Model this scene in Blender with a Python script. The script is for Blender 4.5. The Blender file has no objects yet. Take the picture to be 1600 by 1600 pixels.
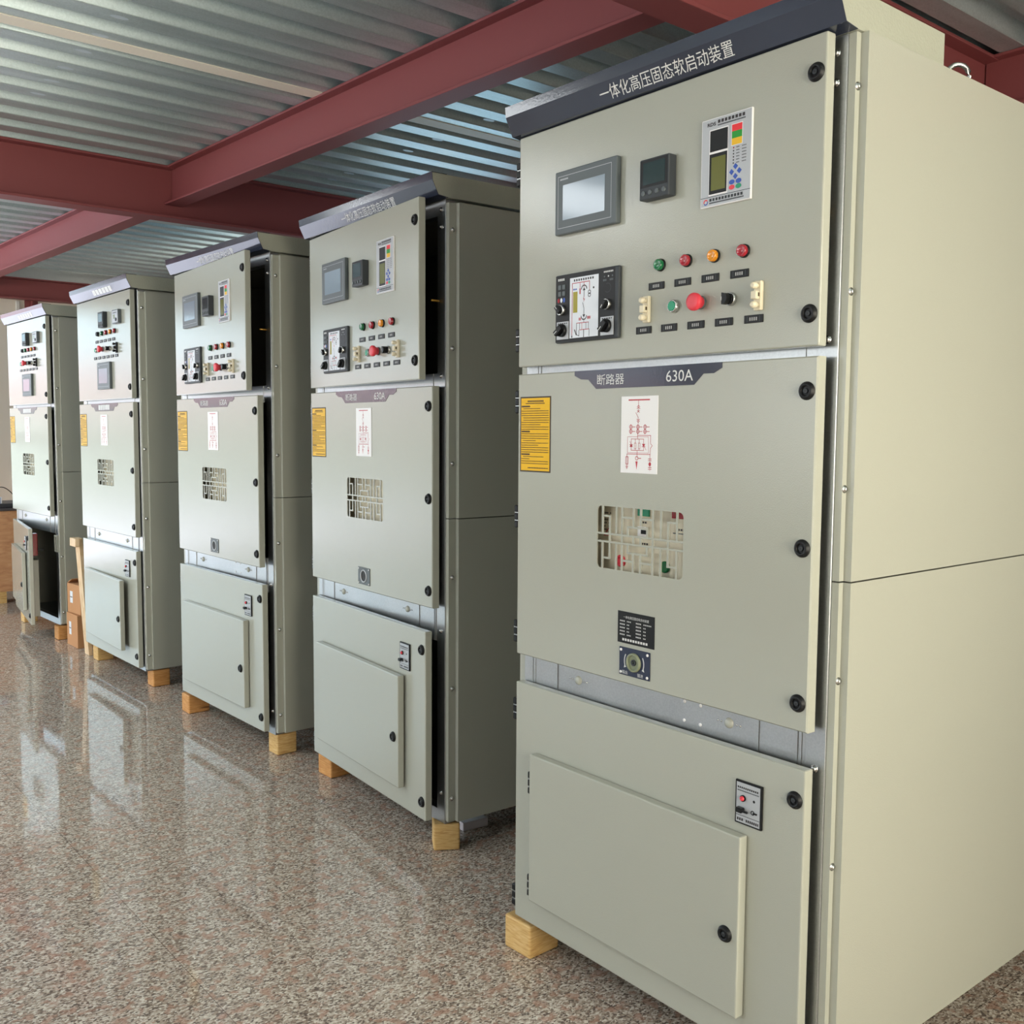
import bpy, bmesh, math, random
from mathutils import Vector, Matrix

random.seed(7)
C = bpy.context.scene.collection
SC = bpy.context.scene
R = math.radians

# ------------------------------------------------------------------ camera
YAW, PIT, ROL, FPX = 0.6901, 0.0797, 0.0066, 1564.69
cy, sy, cp, sp = math.cos(YAW), math.sin(YAW), math.cos(PIT), math.sin(PIT)
fwd = Vector((sy * cp, cy * cp, -sp))
rgt = Vector((cy, -sy, 0))
upv = rgt.cross(fwd)
r2 = rgt * math.cos(ROL) + upv * math.sin(ROL)
u2 = upv * math.cos(ROL) - rgt * math.sin(ROL)
cam = bpy.data.cameras.new('camera')
cam.sensor_width = 36.0
cam.lens = FPX / 1600 * 36
cam.clip_start, cam.clip_end = 0.05, 100
camo = bpy.data.objects.new('camera', cam)
C.objects.link(camo)
m = Matrix((r2, u2, -fwd)).transposed().to_4x4()
m.translation = Vector((-1.817, -1.1635, 1.5072))
camo.matrix_world = m
SC.camera = camo

# ------------------------------------------------------------------ view, world, lights
SC.view_settings.view_transform = 'Standard'
SC.view_settings.look = 'None'
SC.view_settings.gamma = 1
SC.view_settings.exposure = 0.12
SC.view_settings.use_curve_mapping = False
LAMP = 36       # watts of each ceiling lamp
W_ = bpy.data.worlds.new('world')
SC.world = W_
W_.use_nodes = True
_n, _l = W_.node_tree.nodes, W_.node_tree.links
bg = _n['Background']
_tc = _n.new('ShaderNodeTexCoord')
_sx = _n.new('ShaderNodeSeparateXYZ')
_l.new(_tc.outputs['Generated'], _sx.inputs[0])


def _ramp(stops):
    r = _n.new('ShaderNodeValToRGB')
    e = r.color_ramp.elements
    while len(e) < len(stops):
        e.new(.5)
    for k, (p, c) in enumerate(stops):
        e[k].position, e[k].color = p, (*c, 1)
    return r


# overcast sky: elevation bands, warmer and brighter on the side behind the camera, bluer on the right
_el = _n.new('ShaderNodeMapRange')
_el.inputs[1].default_value, _el.inputs[2].default_value = -.25, .25
_l.new(_sx.outputs[2], _el.inputs[0])
_sky = _ramp(((.0, (.56, .58, .68)), (.30, (.56, .58, .68)), (.38, (.25, .29, .27)), (.53, (.25, .29, .28)), (.56, (.42, .25, .27)), (.595, (.42, .28, .31)), (.635, (.36, .48, .55)), (1, (.36, .48, .56))))
_l.new(_el.outputs[0], _sky.inputs[0])


def _side(sock, lo, hi, a, b_):
    mr = _n.new('ShaderNodeMapRange')
    mr.interpolation_type = 'SMOOTHSTEP'
    for k, v in zip((1, 2, 3, 4), (lo, hi, a, b_)):
        mr.inputs[k].default_value = v
    _l.new(sock, mr.inputs[0])
    return mr.outputs[0]


def _mix(fac, a, b_):
    mx = _n.new('ShaderNodeMix')
    mx.data_type = 'RGBA'
    mx.clamp_result = False
    _l.new(fac, mx.inputs[0])
    _l.new(a, mx.inputs[6])
    if isinstance(b_, tuple):
        mx.inputs[7].default_value = (*b_, 1)
    else:
        _l.new(b_, mx.inputs[7])
    return mx.outputs[2]


SKY_FAR, SKY_NEAR, SKY_RIGHT, SKY_LEFT = 6.8, (13.2, 12.3, 10.1), (1.2, 1.9, 2.3), (8.4, 8.8, 8.7)
_sc = _n.new('ShaderNodeVectorMath')
_sc.operation = 'SCALE'
_sc.inputs[3].default_value = SKY_FAR
_l.new(_sky.outputs[0], _sc.inputs[0])
_c1 = _mix(_side(_sx.outputs[1], .1, -.35, 0, 1), _sc.outputs[0], SKY_NEAR)
_c2 = _mix(_side(_sx.outputs[0], .25, .6, 0, 1), _c1, SKY_RIGHT)
_c3 = _mix(_side(_sx.outputs[0], -.75, -.95, 0, 1), _c2, SKY_LEFT)
_l.new(_c3, bg.inputs[0])
bg.inputs[1].default_value = 1.0


def portal(loc, direction, sx, sy_):
    """daylight portal filling a window opening"""
    l = bpy.data.lights.new('daylight_portal', 'AREA')
    l.shape = 'RECTANGLE'
    l.size, l.size_y = sx, sy_
    l.cycles.is_portal = True
    o = bpy.data.objects.new('daylight_portal', l)
    C.objects.link(o)
    o.location = loc
    o.rotation_euler = Vector(direction).to_track_quat('-Z', 'Z').to_euler()
    return o


portal((-2.85, 9.99, 1.4), (0, -1, 0), 5.5, 2.75)
for y_ in (1.5, 4.6, 7.8):
    portal((-6.76, y_, 1.75), (1, 0, 0), 2.4, 1.7)
portal((-.6, -2.96, 1.475), (0, 1, 0), 2.2, 2.15)
portal((2.91, 5.3, 2.2), (-1, 0, 0), 2.2, 1.0)


# ------------------------------------------------------------------ materials
def lin(c):
    if isinstance(c, str):
        c = tuple(int(c[i:i + 2], 16) / 255 for i in (0, 2, 4))
        return tuple(x / 12.92 if x <= .04045 else ((x + .055) / 1.055) ** 2.4 for x in c)
    return c


MATS = {}


def mat(name, col, rough=.5, metal=0.0, bump=0.0, bscale=200.0, spec=.5, coat=0.0, emit=None, estr=0):
    if name in MATS:
        return MATS[name]
    mt = bpy.data.materials.new(name)
    mt.use_nodes = True
    nt = mt.node_tree
    b = nt.nodes['Principled BSDF']
    b.inputs['Base Color'].default_value = (*lin(col), 1)
    b.inputs['Roughness'].default_value = rough
    b.inputs['Metallic'].default_value = metal
    b.inputs['Specular IOR Level'].default_value = spec
    b.inputs['Coat Weight'].default_value = coat
    if emit:
        b.inputs['Emission Color'].default_value = (*lin(emit), 1)
        b.inputs['Emission Strength'].default_value = estr
    if bump:
        tc = nt.nodes.new('ShaderNodeTexCoord')
        n = nt.nodes.new('ShaderNodeTexNoise')
        n.inputs['Scale'].default_value = bscale
        n.inputs['Detail'].default_value = 2
        bp = nt.nodes.new('ShaderNodeBump')
        bp.inputs['Strength'].default_value = bump
        bp.inputs['Distance'].default_value = .002
        nt.links.new(tc.outputs['Object'], n.inputs['Vector'])
        nt.links.new(n.outputs['Fac'], bp.inputs['Height'])
        nt.links.new(bp.outputs['Normal'], b.inputs['Normal'])
    MATS[name] = mt
    return mt


def nodes(mt):
    return mt.node_tree.nodes, mt.node_tree.links, mt.node_tree.nodes['Principled BSDF']


def ramp(nd, stops, interp='LINEAR'):
    r = nd.new('ShaderNodeValToRGB')
    r.color_ramp.interpolation = interp
    e = r.color_ramp.elements
    while len(e) < len(stops):
        e.new(.5)
    for k, (p, c) in enumerate(stops):
        e[k].position = p
        e[k].color = (*lin(c), 1)
    return r


PAINT = mat('cabinet_paint', 'a6a79c', .14, bump=.14, bscale=330)
PAINT2 = mat('cabinet_paint_coarse', 'a2a496', .45, bump=.55, bscale=170)
NAVY = mat('navy_paint', '2b303f', .13, bump=.06, bscale=150)
INNER = mat('inner_grey', '6f7474', .45)
BLACK = mat('black_plastic', '151618', .4, spec=.25)
DARK = mat('dark_grey_plastic', '3a3e42', .45, spec=.25)
BEZEL = mat('grey_bezel', '5b6265', .4, spec=.3)
CHROME = mat('chrome', 'c4c4c2', .26, 1.0)
ALU = mat('relay_aluminium_face', 'aeb1b5', .4, .2)
WHITE = mat('white_plastic', 'e6e4e4', .3)
CREAM = mat('cream_plastic', 'd9cfb6', .4)
REDL = mat('red_lens', '9c1626', .15, coat=.5)
GRNL = mat('green_lens', '0c6b3c', .15, coat=.5)
AMBL = mat('amber_lens', 'dc8a0a', .15, coat=.5)
REDB = mat('red_button', 'd93a48', .4)
GRNB = mat('green_button', '0f8f68', .4)
BLUEB = mat('blue_key', '2b4fa8', .4)
SCREEN = mat('touch_screen_glass', '8795a2', .10, spec=.3)
LCD = mat('lcd_olive', '686a38', .15, spec=.25)
TEAL = mat('meter_glass', '26383a', .1, spec=.25)
YEL = mat('yellow_sticker', 'e6b200', .4, spec=.25)
INKB = mat('dark_ink', '3a2a14', .6)
INKR = mat('red_ink', 'b3202f', .5)
INKD = mat('black_ink', '2a2526', .5)
LETTER = mat('pale_lettering', 'cfcfcd', .45)
REDBR = mat('bright_red_print', 'e0242c', .4)
GREENBR = mat('bright_green_print', '0b9020', .4)
YELBR = mat('bright_yellow_print', 'e3b20e', .4)
BRASS = mat('brass', 'c79a4a', .3, 1.0)
REDOX = mat('red_oxide_steel', '8a4a4c', .5, spec=.3, bump=.08, bscale=40)
RUBBER = mat('black_rubber', '101112', .6)
NAVYP = mat('navy_plate', '1d2740', .35)
BLUEBOX = mat('blue_print', '2c53b4', .5)
PAPER = mat('white_paper', 'dfe3ea', .6)
CARD2 = mat('white_card', 'cfc9cf', .6)


def make_galv(name, base_lo, base_hi, rough, scale, contrast, stretch=(1, 1, 1)):
    g = mat(name, 'b8bcc0', rough, 1.0)
    nd, lk, b = nodes(g)
    tc = nd.new('ShaderNodeTexCoord')
    v = nd.new('ShaderNodeTexVoronoi')
    v.inputs['Scale'].default_value = scale
    mp = nd.new('ShaderNodeMapping')
    mp.inputs['Scale'].default_value = stretch
    n = nd.new('ShaderNodeTexNoise')
    n.inputs['Scale'].default_value = 5
    n.inputs['Detail'].default_value = 6
    lk.new(tc.outputs['Object'], v.inputs['Vector'])
    lk.new(tc.outputs['Object'], mp.inputs[0])
    lk.new(mp.outputs[0], n.inputs['Vector'])
    sep = nd.new('ShaderNodeSeparateColor')
    lk.new(v.outputs['Color'], sep.inputs[0])
    mx = nd.new('ShaderNodeMix')
    mx.inputs[0].default_value = contrast
    lk.new(n.outputs['Fac'], mx.inputs[2])
    lk.new(sep.outputs[0], mx.inputs[3])
    r = ramp(nd, ((.2, base_lo), (.8, base_hi)))
    lk.new(mx.outputs[0], r.inputs[0])
    lk.new(r.outputs[0], b.inputs['Base Color'])
    rr = nd.new('ShaderNodeMapRange')
    rr.inputs[3].default_value = rough - .02
    rr.inputs[4].default_value = rough + .03
    lk.new(mx.outputs[0], rr.inputs[0])
    lk.new(rr.outputs[0], b.inputs['Roughness'])
    return g


GALV = make_galv('galvanised_steel', 'a2a4a6', 'b4b6b8', .33, 260, .25)
DECK = make_galv('galvanised_deck', 'a9b9bd', 'd3e0e4', .38, 180, .18, (.35, 3, 3))
DECK.node_tree.nodes['Principled BSDF'].inputs['Metallic'].default_value = .6


def make_wood(name, c1, c2, c3, axis_scale):
    w = mat(name, c2, .6)
    nd, lk, b = nodes(w)
    tc = nd.new('ShaderNodeTexCoord')
    mp = nd.new('ShaderNodeMapping')
    mp.inputs['Scale'].default_value = axis_scale
    n = nd.new('ShaderNodeTexNoise')
    n.inputs['Scale'].default_value = 6
    n.inputs['Detail'].default_value = 5
    n.inputs['Distortion'].default_value = .6
    r = ramp(nd, ((.3, c1), (.5, c2), (.72, c3)))
    oi = nd.new('ShaderNodeObjectInfo')
    ad = nd.new('ShaderNodeVectorMath')
    ad.operation = 'ADD'
    lk.new(tc.outputs['Object'], mp.inputs[0])
    lk.new(mp.outputs[0], ad.inputs[0])
    lk.new(oi.outputs['Random'], ad.inputs[1])
    lk.new(ad.outputs[0], n.inputs['Vector'])
    lk.new(n.outputs['Fac'], r.inputs[0])
    v = nd.new('ShaderNodeTexVoronoi')
    v.inputs['Scale'].default_value = 9
    vr = ramp(nd, ((0, '6b4220'), (.10, '6b4220'), (.16, 'ffffff'), (1, 'ffffff')))
    lk.new(ad.outputs[0], v.inputs['Vector'])
    v.inputs['Scale'].default_value = .9
    lk.new(v.outputs['Distance'], vr.inputs[0])
    mx = nd.new('ShaderNodeMix')
    mx.data_type = 'RGBA'
    mx.blend_type = 'MULTIPLY'
    mx.inputs[0].default_value = .7
    lk.new(r.outputs[0], mx.inputs[6])
    lk.new(vr.outputs[0], mx.inputs[7])
    lk.new(mx.outputs[2], b.inputs['Base Color'])
    return w


PINE = make_wood('pine_timber', 'bb8f55', 'd0aa6c', 'd9ba84', (4, 4, 30))
PINE2 = make_wood('orange_timber', 'b87f42', 'c98f52', 'd6a468', (4, 4, 30))
PLY = make_wood('crate_wood', 'bd8660', 'cc976d', 'd6a57c', (2, 2, 8))
PALE = make_wood('pale_timber', 'cda97c', 'dfc09a', 'e6cdab', (4, 4, 2))
CARD = mat('cardboard', 'bd8a5e', .75, bump=.05, bscale=60)


def make_floor():
    f = mat('granite_tile', '8a7868', .09)
    nd, lk, b = nodes(f)
    tc = nd.new('ShaderNodeTexCoord')
    mp = nd.new('ShaderNodeMapping')
    mp.inputs['Rotation'].default_value = (0, 0, .5)
    mp.inputs['Scale'].default_value = (1, 1.5, 1)
    lk.new(tc.outputs['Object'], mp.inputs[0])
    v = nd.new('ShaderNodeTexVoronoi')
    v.inputs['Scale'].default_value = 140
    lk.new(mp.outputs[0], v.inputs['Vector'])
    sep = nd.new('ShaderNodeSeparateColor')
    lk.new(v.outputs['Color'], sep.inputs[0])
    r = ramp(nd, ((0, '6e625a'), (.15, '8a7b70'), (.30, 'a29385'), (.48, 'b4a699'), (.66, 'c6bbae'), (.86, 'd9d1c5')), 'CONSTANT')
    lk.new(sep.outputs[0], r.inputs[0])
    n = nd.new('ShaderNodeTexNoise')
    n.inputs['Scale'].default_value = 26
    n.inputs['Detail'].default_value = 3
    lk.new(tc.outputs['Object'], n.inputs['Vector'])
    nr = ramp(nd, ((.54, '000000'), (.62, 'ffffff')))
    lk.new(n.outputs['Fac'], nr.inputs[0])
    mu = nd.new('ShaderNodeMath')
    mu.operation = 'MULTIPLY'
    mu.inputs[1].default_value = .72
    lk.new(nr.outputs[0], mu.inputs[0])
    mx = nd.new('ShaderNodeMix')
    mx.data_type = 'RGBA'
    lk.new(mu.outputs[0], mx.inputs[0])
    lk.new(r.outputs[0], mx.inputs[6])
    pk = ramp(nd, ((0, '8c6a5a'), (.5, 'b08a78'), (.9, 'bf9e8d')))
    lk.new(sep.outputs[1], pk.inputs[0])
    lk.new(pk.outputs[0], mx.inputs[7])
    # slab seams 0.8 m
    br = nd.new('ShaderNodeTexBrick')
    br.offset = 0
    br.inputs['Scale'].default_value = 1.0
    br.inputs['Mortar Size'].default_value = .0012
    br.inputs['Brick Width'].default_value = .8
    br.inputs['Row Height'].default_value = .8
    br.inputs['Color1'].default_value = (1, 1, 1, 1)
    br.inputs['Color2'].default_value = (.94, .94, .94, 1)
    br.inputs['Mortar'].default_value = (.45, .42, .4, 1)
    lk.new(tc.outputs['Object'], br.inputs['Vector'])
    m2 = nd.new('ShaderNodeMix')
    m2.data_type = 'RGBA'
    m2.blend_type = 'MULTIPLY'
    m2.inputs[0].default_value = 1
    lk.new(mx.outputs[2], m2.inputs[6])
    lk.new(br.outputs[0], m2.inputs[7])
    lk.new(m2.outputs[2], b.inputs['Base Color'])
    n2 = nd.new('ShaderNodeTexNoise')
    n2.inputs['Scale'].default_value = 3
    n2.inputs['Detail'].default_value = 4
    lk.new(tc.outputs['Object'], n2.inputs['Vector'])
    rr = nd.new('ShaderNodeMapRange')
    rr.inputs[3].default_value = .02
    rr.inputs[4].default_value = .08
    lk.new(n2.outputs['Fac'], rr.inputs[0])
    lk.new(rr.outputs[0], b.inputs['Roughness'])
    return f


FLOOR = make_floor()
WELD = mat('weld_mark_zinc', 'cfdce6', .5, .3)
WALL = mat('cream_wall_paint', 'dcd3c8', .7, bump=.05, bscale=30)
WALLD = mat('grey_wall_paint', '8a857e', .8)
FRAMEW = mat('window_frame_white', 'd8d8d4', .4)
CREAMSTRIP = mat('cream_deck_strip', 'f2eadc', .5)


def make_pane():
    p = bpy.data.materials.new('window_pane_glass')
    p.use_nodes = True
    nd, lk = p.node_tree.nodes, p.node_tree.links
    nd.remove(nd['Principled BSDF'])
    t = nd.new('ShaderNodeBsdfTransparent')
    g = nd.new('ShaderNodeBsdfGlossy')
    g.inputs['Roughness'].default_value = .02
    mx = nd.new('ShaderNodeMixShader')
    mx.inputs[0].default_value = .06
    lk.new(t.outputs[0], mx.inputs[1])
    lk.new(g.outputs[0], mx.inputs[2])
    lk.new(mx.outputs[0], nd['Material Output'].inputs[0])
    return p


PANE = make_pane()


# ------------------------------------------------------------------ mesh builder
def ID(p):
    return p


def DOORF(p):          # (u to the right, z up, n outward) on a front that faces -X
    return (-p[2], -p[0], p[1])


def SIDEF(p):          # (u to the right, z up, n outward) on a side that faces -Y
    return (p[0], -p[2], p[1])


class MB:
    def __init__(s, f=ID):
        s.v, s.f, s.mi, s.sm, s.mats, s.fr = [], [], [], [], [], f

    def _m(s, m):
        if m not in s.mats:
            s.mats.append(m)
        return s.mats.index(m)

    def add(s, vs, fs, m, smooth=False, frame=None):
        fr = frame or s.fr
        o = len(s.v)
        s.v += [fr(tuple(p)) for p in vs]
        k = s._m(m)
        for f in fs:
            s.f.append(tuple(o + i for i in f))
            s.mi.append(k)
            s.sm.append(smooth)
        return s

    def box(s, a0, a1, b0, b1, c0, c1, m, bev=0, seg=1):
        if bev <= 0:
            vs = [(a0, b0, c0), (a1, b0, c0), (a1, b1, c0), (a0, b1, c0), (a0, b0, c1), (a1, b0, c1), (a1, b1, c1), (a0, b1, c1)]
            fs = [(3, 2, 1, 0), (4, 5, 6, 7), (0, 1, 5, 4), (1, 2, 6, 5), (2, 3, 7, 6), (3, 0, 4, 7)]
            return s.add(vs, fs, m)
        bm = bmesh.new()
        bmesh.ops.create_cube(bm, size=1)
        for v in bm.verts:
            v.co = Vector((a0 + (v.co.x + .5) * (a1 - a0), b0 + (v.co.y + .5) * (b1 - b0), c0 + (v.co.z + .5) * (c1 - c0)))
        bmesh.ops.bevel(bm, geom=bm.edges[:], offset=bev, segments=seg, profile=.5, affect='EDGES')
        bm.verts.index_update()
        s.add([v.co[:] for v in bm.verts], [[v.index for v in f.verts] for f in bm.faces], m)
        bm.free()
        return s

    def quad(s, a0, a1, b0, b1, c, m):
        return s.add([(a0, b0, c), (a1, b0, c), (a1, b1, c), (a0, b1, c)], [(0, 1, 2, 3)], m)

    def lathe(s, ca, cb, prof, m, n=20, smooth=True):      # profile of (radius, c) from the back to the front
        vs, fs = [], []
        for r, c in prof:
            for i in range(n):
                t = 2 * math.pi * i / n
                vs.append((ca + r * math.cos(t), cb + r * math.sin(t), c))
        for k in range(len(prof) - 1):
            for i in range(n):
                j = (i + 1) % n
                fs.append((k * n + i, k * n + j, (k + 1) * n + j, (k + 1) * n + i))
        s.add(vs, fs, m, smooth)
        k = (len(prof) - 1) * n
        s.add([v for v in vs[k:]], [tuple(range(n))], m)
        return s

    def prism(s, pts, c0, c1, m):       # pts counter-clockwise in (a, b)
        n = len(pts)
        vs = [(*p, c0) for p in pts] + [(*p, c1) for p in pts]
        fs = [tuple(range(n - 1, -1, -1)), tuple(range(n, 2 * n))]
        fs += [(i, (i + 1) % n, n + (i + 1) % n, n + i) for i in range(n)]
        return s.add(vs, fs, m)

    def line(s, p, q, w, c, m):
        p, q = Vector(p), Vector(q)
        d = (q - p)
        if d.length < 1e-9:
            return s
        d.normalize()
        nrm = Vector((-d.y, d.x)) * w / 2
        e = d * w / 2
        pts = [p - e - nrm, q + e - nrm, q + e + nrm, p - e + nrm]
        return s.add([(x.x, x.y, c) for x in pts], [(0, 1, 2, 3)], m)

    def path(s, pts, w, c, m, closed=False):
        for i in range(len(pts) - (0 if closed else 1)):
            s.line(pts[i], pts[(i + 1) % len(pts)], w, c, m)
        return s

    def ring(s, a, b, r, w, c, m, t0=0, t1=360, n=14):
        vs, fs = [], []
        for i in range(n + 1):
            t = R(t0 + (t1 - t0) * i / n)
            vs += [(a + (r - w / 2) * math.cos(t), b + (r - w / 2) * math.sin(t), c), (a + (r + w / 2) * math.cos(t), b + (r + w / 2) * math.sin(t), c)]
        for i in range(n):
            fs.append((2 * i, 2 * i + 1, 2 * i + 3, 2 * i + 2))
        return s.add(vs, fs, m)

    def disc(s, a, b, r, c, m, n=14, ry=None):
        ry = ry or r
        return s.add([(a + r * math.cos(2 * math.pi * i / n), b + ry * math.sin(2 * math.pi * i / n), c) for i in range(n)], [tuple(range(n))], m)

    def tube(s, pts, r, m, n=8, closed=False):
        pts = [Vector(p) for p in pts]
        N = len(pts)
        vs, fs = [], []
        for i, p in enumerate(pts):
            if closed:
                d = pts[(i + 1) % N] - pts[i - 1]
            else:
                d = pts[min(i + 1, N - 1)] - pts[max(i - 1, 0)]
            d.normalize()
            a = d.cross(Vector((0, 0, 1)))
            if a.length < 1e-3:
                a = d.cross(Vector((0, 1, 0)))
            a.normalize()
            b = d.cross(a)
            vs += [tuple(p + r * (a * math.cos(2 * math.pi * k / n) + b * math.sin(2 * math.pi * k / n))) for k in range(n)]
        for i in range(N if closed else N - 1):
            j = (i + 1) % N
            for k in range(n):
                l = (k + 1) % n
                fs.append((i * n + k, j * n + k, j * n + l, i * n + l))
        s.add(vs, fs, m, True)
        if not closed:
            s.add(vs[:n], [tuple(range(n))], m)
            s.add(vs[-n:], [tuple(range(n - 1, -1, -1))], m)
        return s

    def text(s, body, a0, a1, b0, b1, c, m, bold=0.0):
        vs, fs = glyphs(body, bold)
        s.add([(a0 + x * (a1 - a0), b0 + y * (b1 - b0), c) for x, y in vs], fs, m)
        return s

    def dashes(s, a0, a1, b, h, c, m, pitch=None, fill=.72, skip=0.0):      # an illegible line of small print
        pitch = pitch or h * .95
        x = a0
        while x < a1 - pitch * .4:
            w = min(pitch * fill, a1 - x)
            if random.random() >= skip:
                s.quad(x, x + w, b - h / 2, b + h / 2, c, m)
            x += pitch
        return s

    def mesh(s, name):
        me = bpy.data.meshes.new(name)
        me.from_pydata(s.v, [], s.f)
        for mt in s.mats:
            me.materials.append(mt)
        me.polygons.foreach_set('material_index', s.mi)
        me.polygons.foreach_set('use_smooth', s.sm)
        me.update()
        return me


GL = {}


def glyphs(body, bold=0.0):
    if body in GL:
        return GL[body]
    cu = bpy.data.curves.new('lettering', 'FONT')
    cu.body = body
    cu.resolution_u = 3
    cu.offset = bold
    o = bpy.data.objects.new('lettering', cu)
    C.objects.link(o)
    dg = bpy.context.evaluated_depsgraph_get()
    me = bpy.data.meshes.new_from_object(o.evaluated_get(dg))
    vs = [(v.co.x, v.co.y) for v in me.vertices]
    fs = [tuple(p.vertices) for p in me.polygons]
    x0, x1 = min(v[0] for v in vs), max(v[0] for v in vs)
    y0, y1 = min(v[1] for v in vs), max(v[1] for v in vs)
    vs = [((x - x0) / (x1 - x0), (y - y0) / (y1 - y0)) for x, y in vs]
    bpy.data.meshes.remove(me)
    bpy.data.objects.remove(o)
    bpy.data.curves.remove(cu)
    GL[body] = (vs, fs)
    return GL[body]


def obj(name, me, parent=None, loc=(0, 0, 0), rz=0.0):
    if isinstance(me, MB):
        me = me.mesh(name)
    o = bpy.data.objects.new(name, me)
    C.objects.link(o)
    o.location = loc
    o.rotation_euler = (0, 0, rz)
    if parent is not None:
        o.parent = parent
    return o


def tag(o, label, cat, group=None):
    o['label'] = label
    o['category'] = cat
    if group:
        o['group'] = group
    return o


def empty(name, loc, rz, label, cat, group=None):
    o = bpy.data.objects.new(name, None)
    C.objects.link(o)
    o.location = loc
    o.rotation_euler = (0, 0, rz)
    o.empty_display_size = .1
    return tag(o, label, cat, group)


def struct(name, me, loc=(0, 0, 0), rz=0.0, parent=None):
    o = obj(name, me, parent, loc, rz)
    if parent is None:
        o['kind'] = 'structure'
    return o


# ------------------------------------------------------------------ room shell (floor at z = 0)
XL, XR, YN, YF, ZC = -6.6, 2.75, -2.8, 9.83, 3.1
b = MB()
b.box(XL - .2, XR + .2, YN - .2, YF + .2, -.1, 0, FLOOR)
struct('floor', b)


def holed(frame, a0, a1, b0, b1, c0, c1, holes, m):
    """wall of boxes round rectangular openings, given left to right"""
    w = MB(frame)
    x = a0
    for h in holes:
        w.box(x, h[0], b0, b1, c0, c1, m)
        if h[2] > b0 + .001:
            w.box(h[0], h[1], b0, h[2], c0, c1, m)
        if h[3] < b1 - .001:
            w.box(h[0], h[1], h[3], b1, c0, c1, m)
        x = h[1]
    w.box(x, a1, b0, b1, c0, c1, m)
    return w


def XF(p):     # along x, up, away in y
    return (p[0], -p[2], p[1])


def YFm(p):    # along y, up, out in x
    return (p[2], p[0], p[1])


far_h = [(-5.6, -.1, .02, 2.79)]
near_h = [(-1.7, .5, .4, 2.55)]
side_h = [(y - 1.2, y + 1.2, .9, 2.6) for y in (1.5, 4.6, 7.8)]
rear_h = [(4.2, 6.4, 1.7, 2.7)]
struct('wall_far', holed(XF, XL - .15, XR + .15, 0, 3.3, -YF - .15, -YF, far_h, WALL))
struct('wall_near', holed(XF, XL - .15, XR + .15, 0, 3.3, -YN, -YN + .15, near_h, WALL))
struct('wall_left', holed(YFm, YN, YF, 0, 3.3, XL - .15, XL, side_h, WALL))
struct('wall_right', holed(YFm, YN, YF, 0, 3.3, XR, XR + .15, rear_h, WALLD))


def window(n, frame, h, c0, c1, nx, nz):
    w = MB(frame)
    t = .05
    a0, a1, z0, z1 = h
    w.box(a0, a1, z0, z0 + t, c0, c1, FRAMEW)
    w.box(a0, a1, z1 - t, z1, c0, c1, FRAMEW)
    for k in range(nx + 1):
        x = a0 + (a1 - a0) * k / nx
        x0 = min(max(x - t / 2, a0), a1 - t)
        w.box(x0, x0 + t, z0 + t, z1 - t, c0, c1, FRAMEW)
    for k in range(1, nz):
        z = z0 + (z1 - z0) * k / nz
        w.box(a0 + t, a1 - t, z - t / 2, z + t / 2, c0 + .005, c1 - .005, FRAMEW)
    o = struct('window_%d' % n, w)
    p = MB(frame)
    cm = (c0 + c1) / 2
    p.quad(a0, a1, z0, z1, cm, PANE)
    obj('pane', p, o)


window(1, XF, far_h[0], -YF - .1, -YF - .05, 4, 2)
window(2, XF, near_h[0], -YN + .05, -YN + .1, 3, 1)
for k_, h_ in enumerate(side_h):
    window(3 + k_, YFm, h_, XL - .1, XL - .05, 2, 1)
window(6, YFm, rear_h[0], XR + .05, XR + .1, 2, 1)

# profiled steel deck over everything
b = MB()
pts = []
p0 = 1.71 - .232 * 27
y = p0
while y < YF + .3:
    pts += [(y, ZC), (y + .100, ZC), (y + .103, ZC + .004), (y + .122, ZC + .062), (y + .205, ZC + .062), (y + .229, ZC + .003)]
    y += .232
vs, fs = [], []
for yy, zz in pts:
    vs += [(XL - .1, yy, zz), (XR + .1, yy, zz)]
for i in range(len(pts) - 1):
    fs.append((2 * i, 2 * i + 2, 2 * i + 3, 2 * i + 1))
b.add(vs, fs, DECK)
for x_, ys in ((-.44, (2.915, 3.148, 3.37, 3.627, 3.841, 4.074)), (1.44, (2.989, 3.205, 3.444, 3.733, 4.39, 4.598))):
    for yy in ys:          # puddle-weld marks where the sheets were fixed
        b.disc(x_, yy, .035, ZC - .0006, WELD, 14, .017)
b.box(XL - .15, XR + .15, YN - .15, YF + .15, ZC + .075, ZC + .2, WALLD)
struct('ceiling', b)


def ibeam(h, w, tf, tw, length, m=REDOX):     # along local +Y, top flange's top at z = 0, web centred on x = 0
    b_ = MB()
    b_.box(-w / 2, w / 2, 0, length, -tf, 0, m, .0015)
    b_.box(-w / 2, w / 2, 0, length, -h, -h + tf, m, .0015)
    b_.box(-tw / 2, tw / 2, 0, length, -h + tf - .001, -tf + .001, m)
    return b_


# main beams run along X, secondary ones along Y between them
ANG = math.atan(.041)
for nm, yc, zt, h_ in (('roof_beam', .9725, ZC, .31), ('roof_beam', 5.012, ZC, .31), ('roof_beam', 9.72, ZC - .105, .205)):
    bm_ = ibeam(h_, .135, .014, .01, XR - XL)
    struct(nm, bm_, (XR, yc, zt - .001), R(90))


def second(x0, y0, y1, ang=0.0, h=.225, w=.11):
    L = (y1 - y0) / math.cos(ang)
    struct('roof_joist_beam', ibeam(h, w, .012, .008, L), (x0, y0, ZC - .001), ang)


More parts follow.
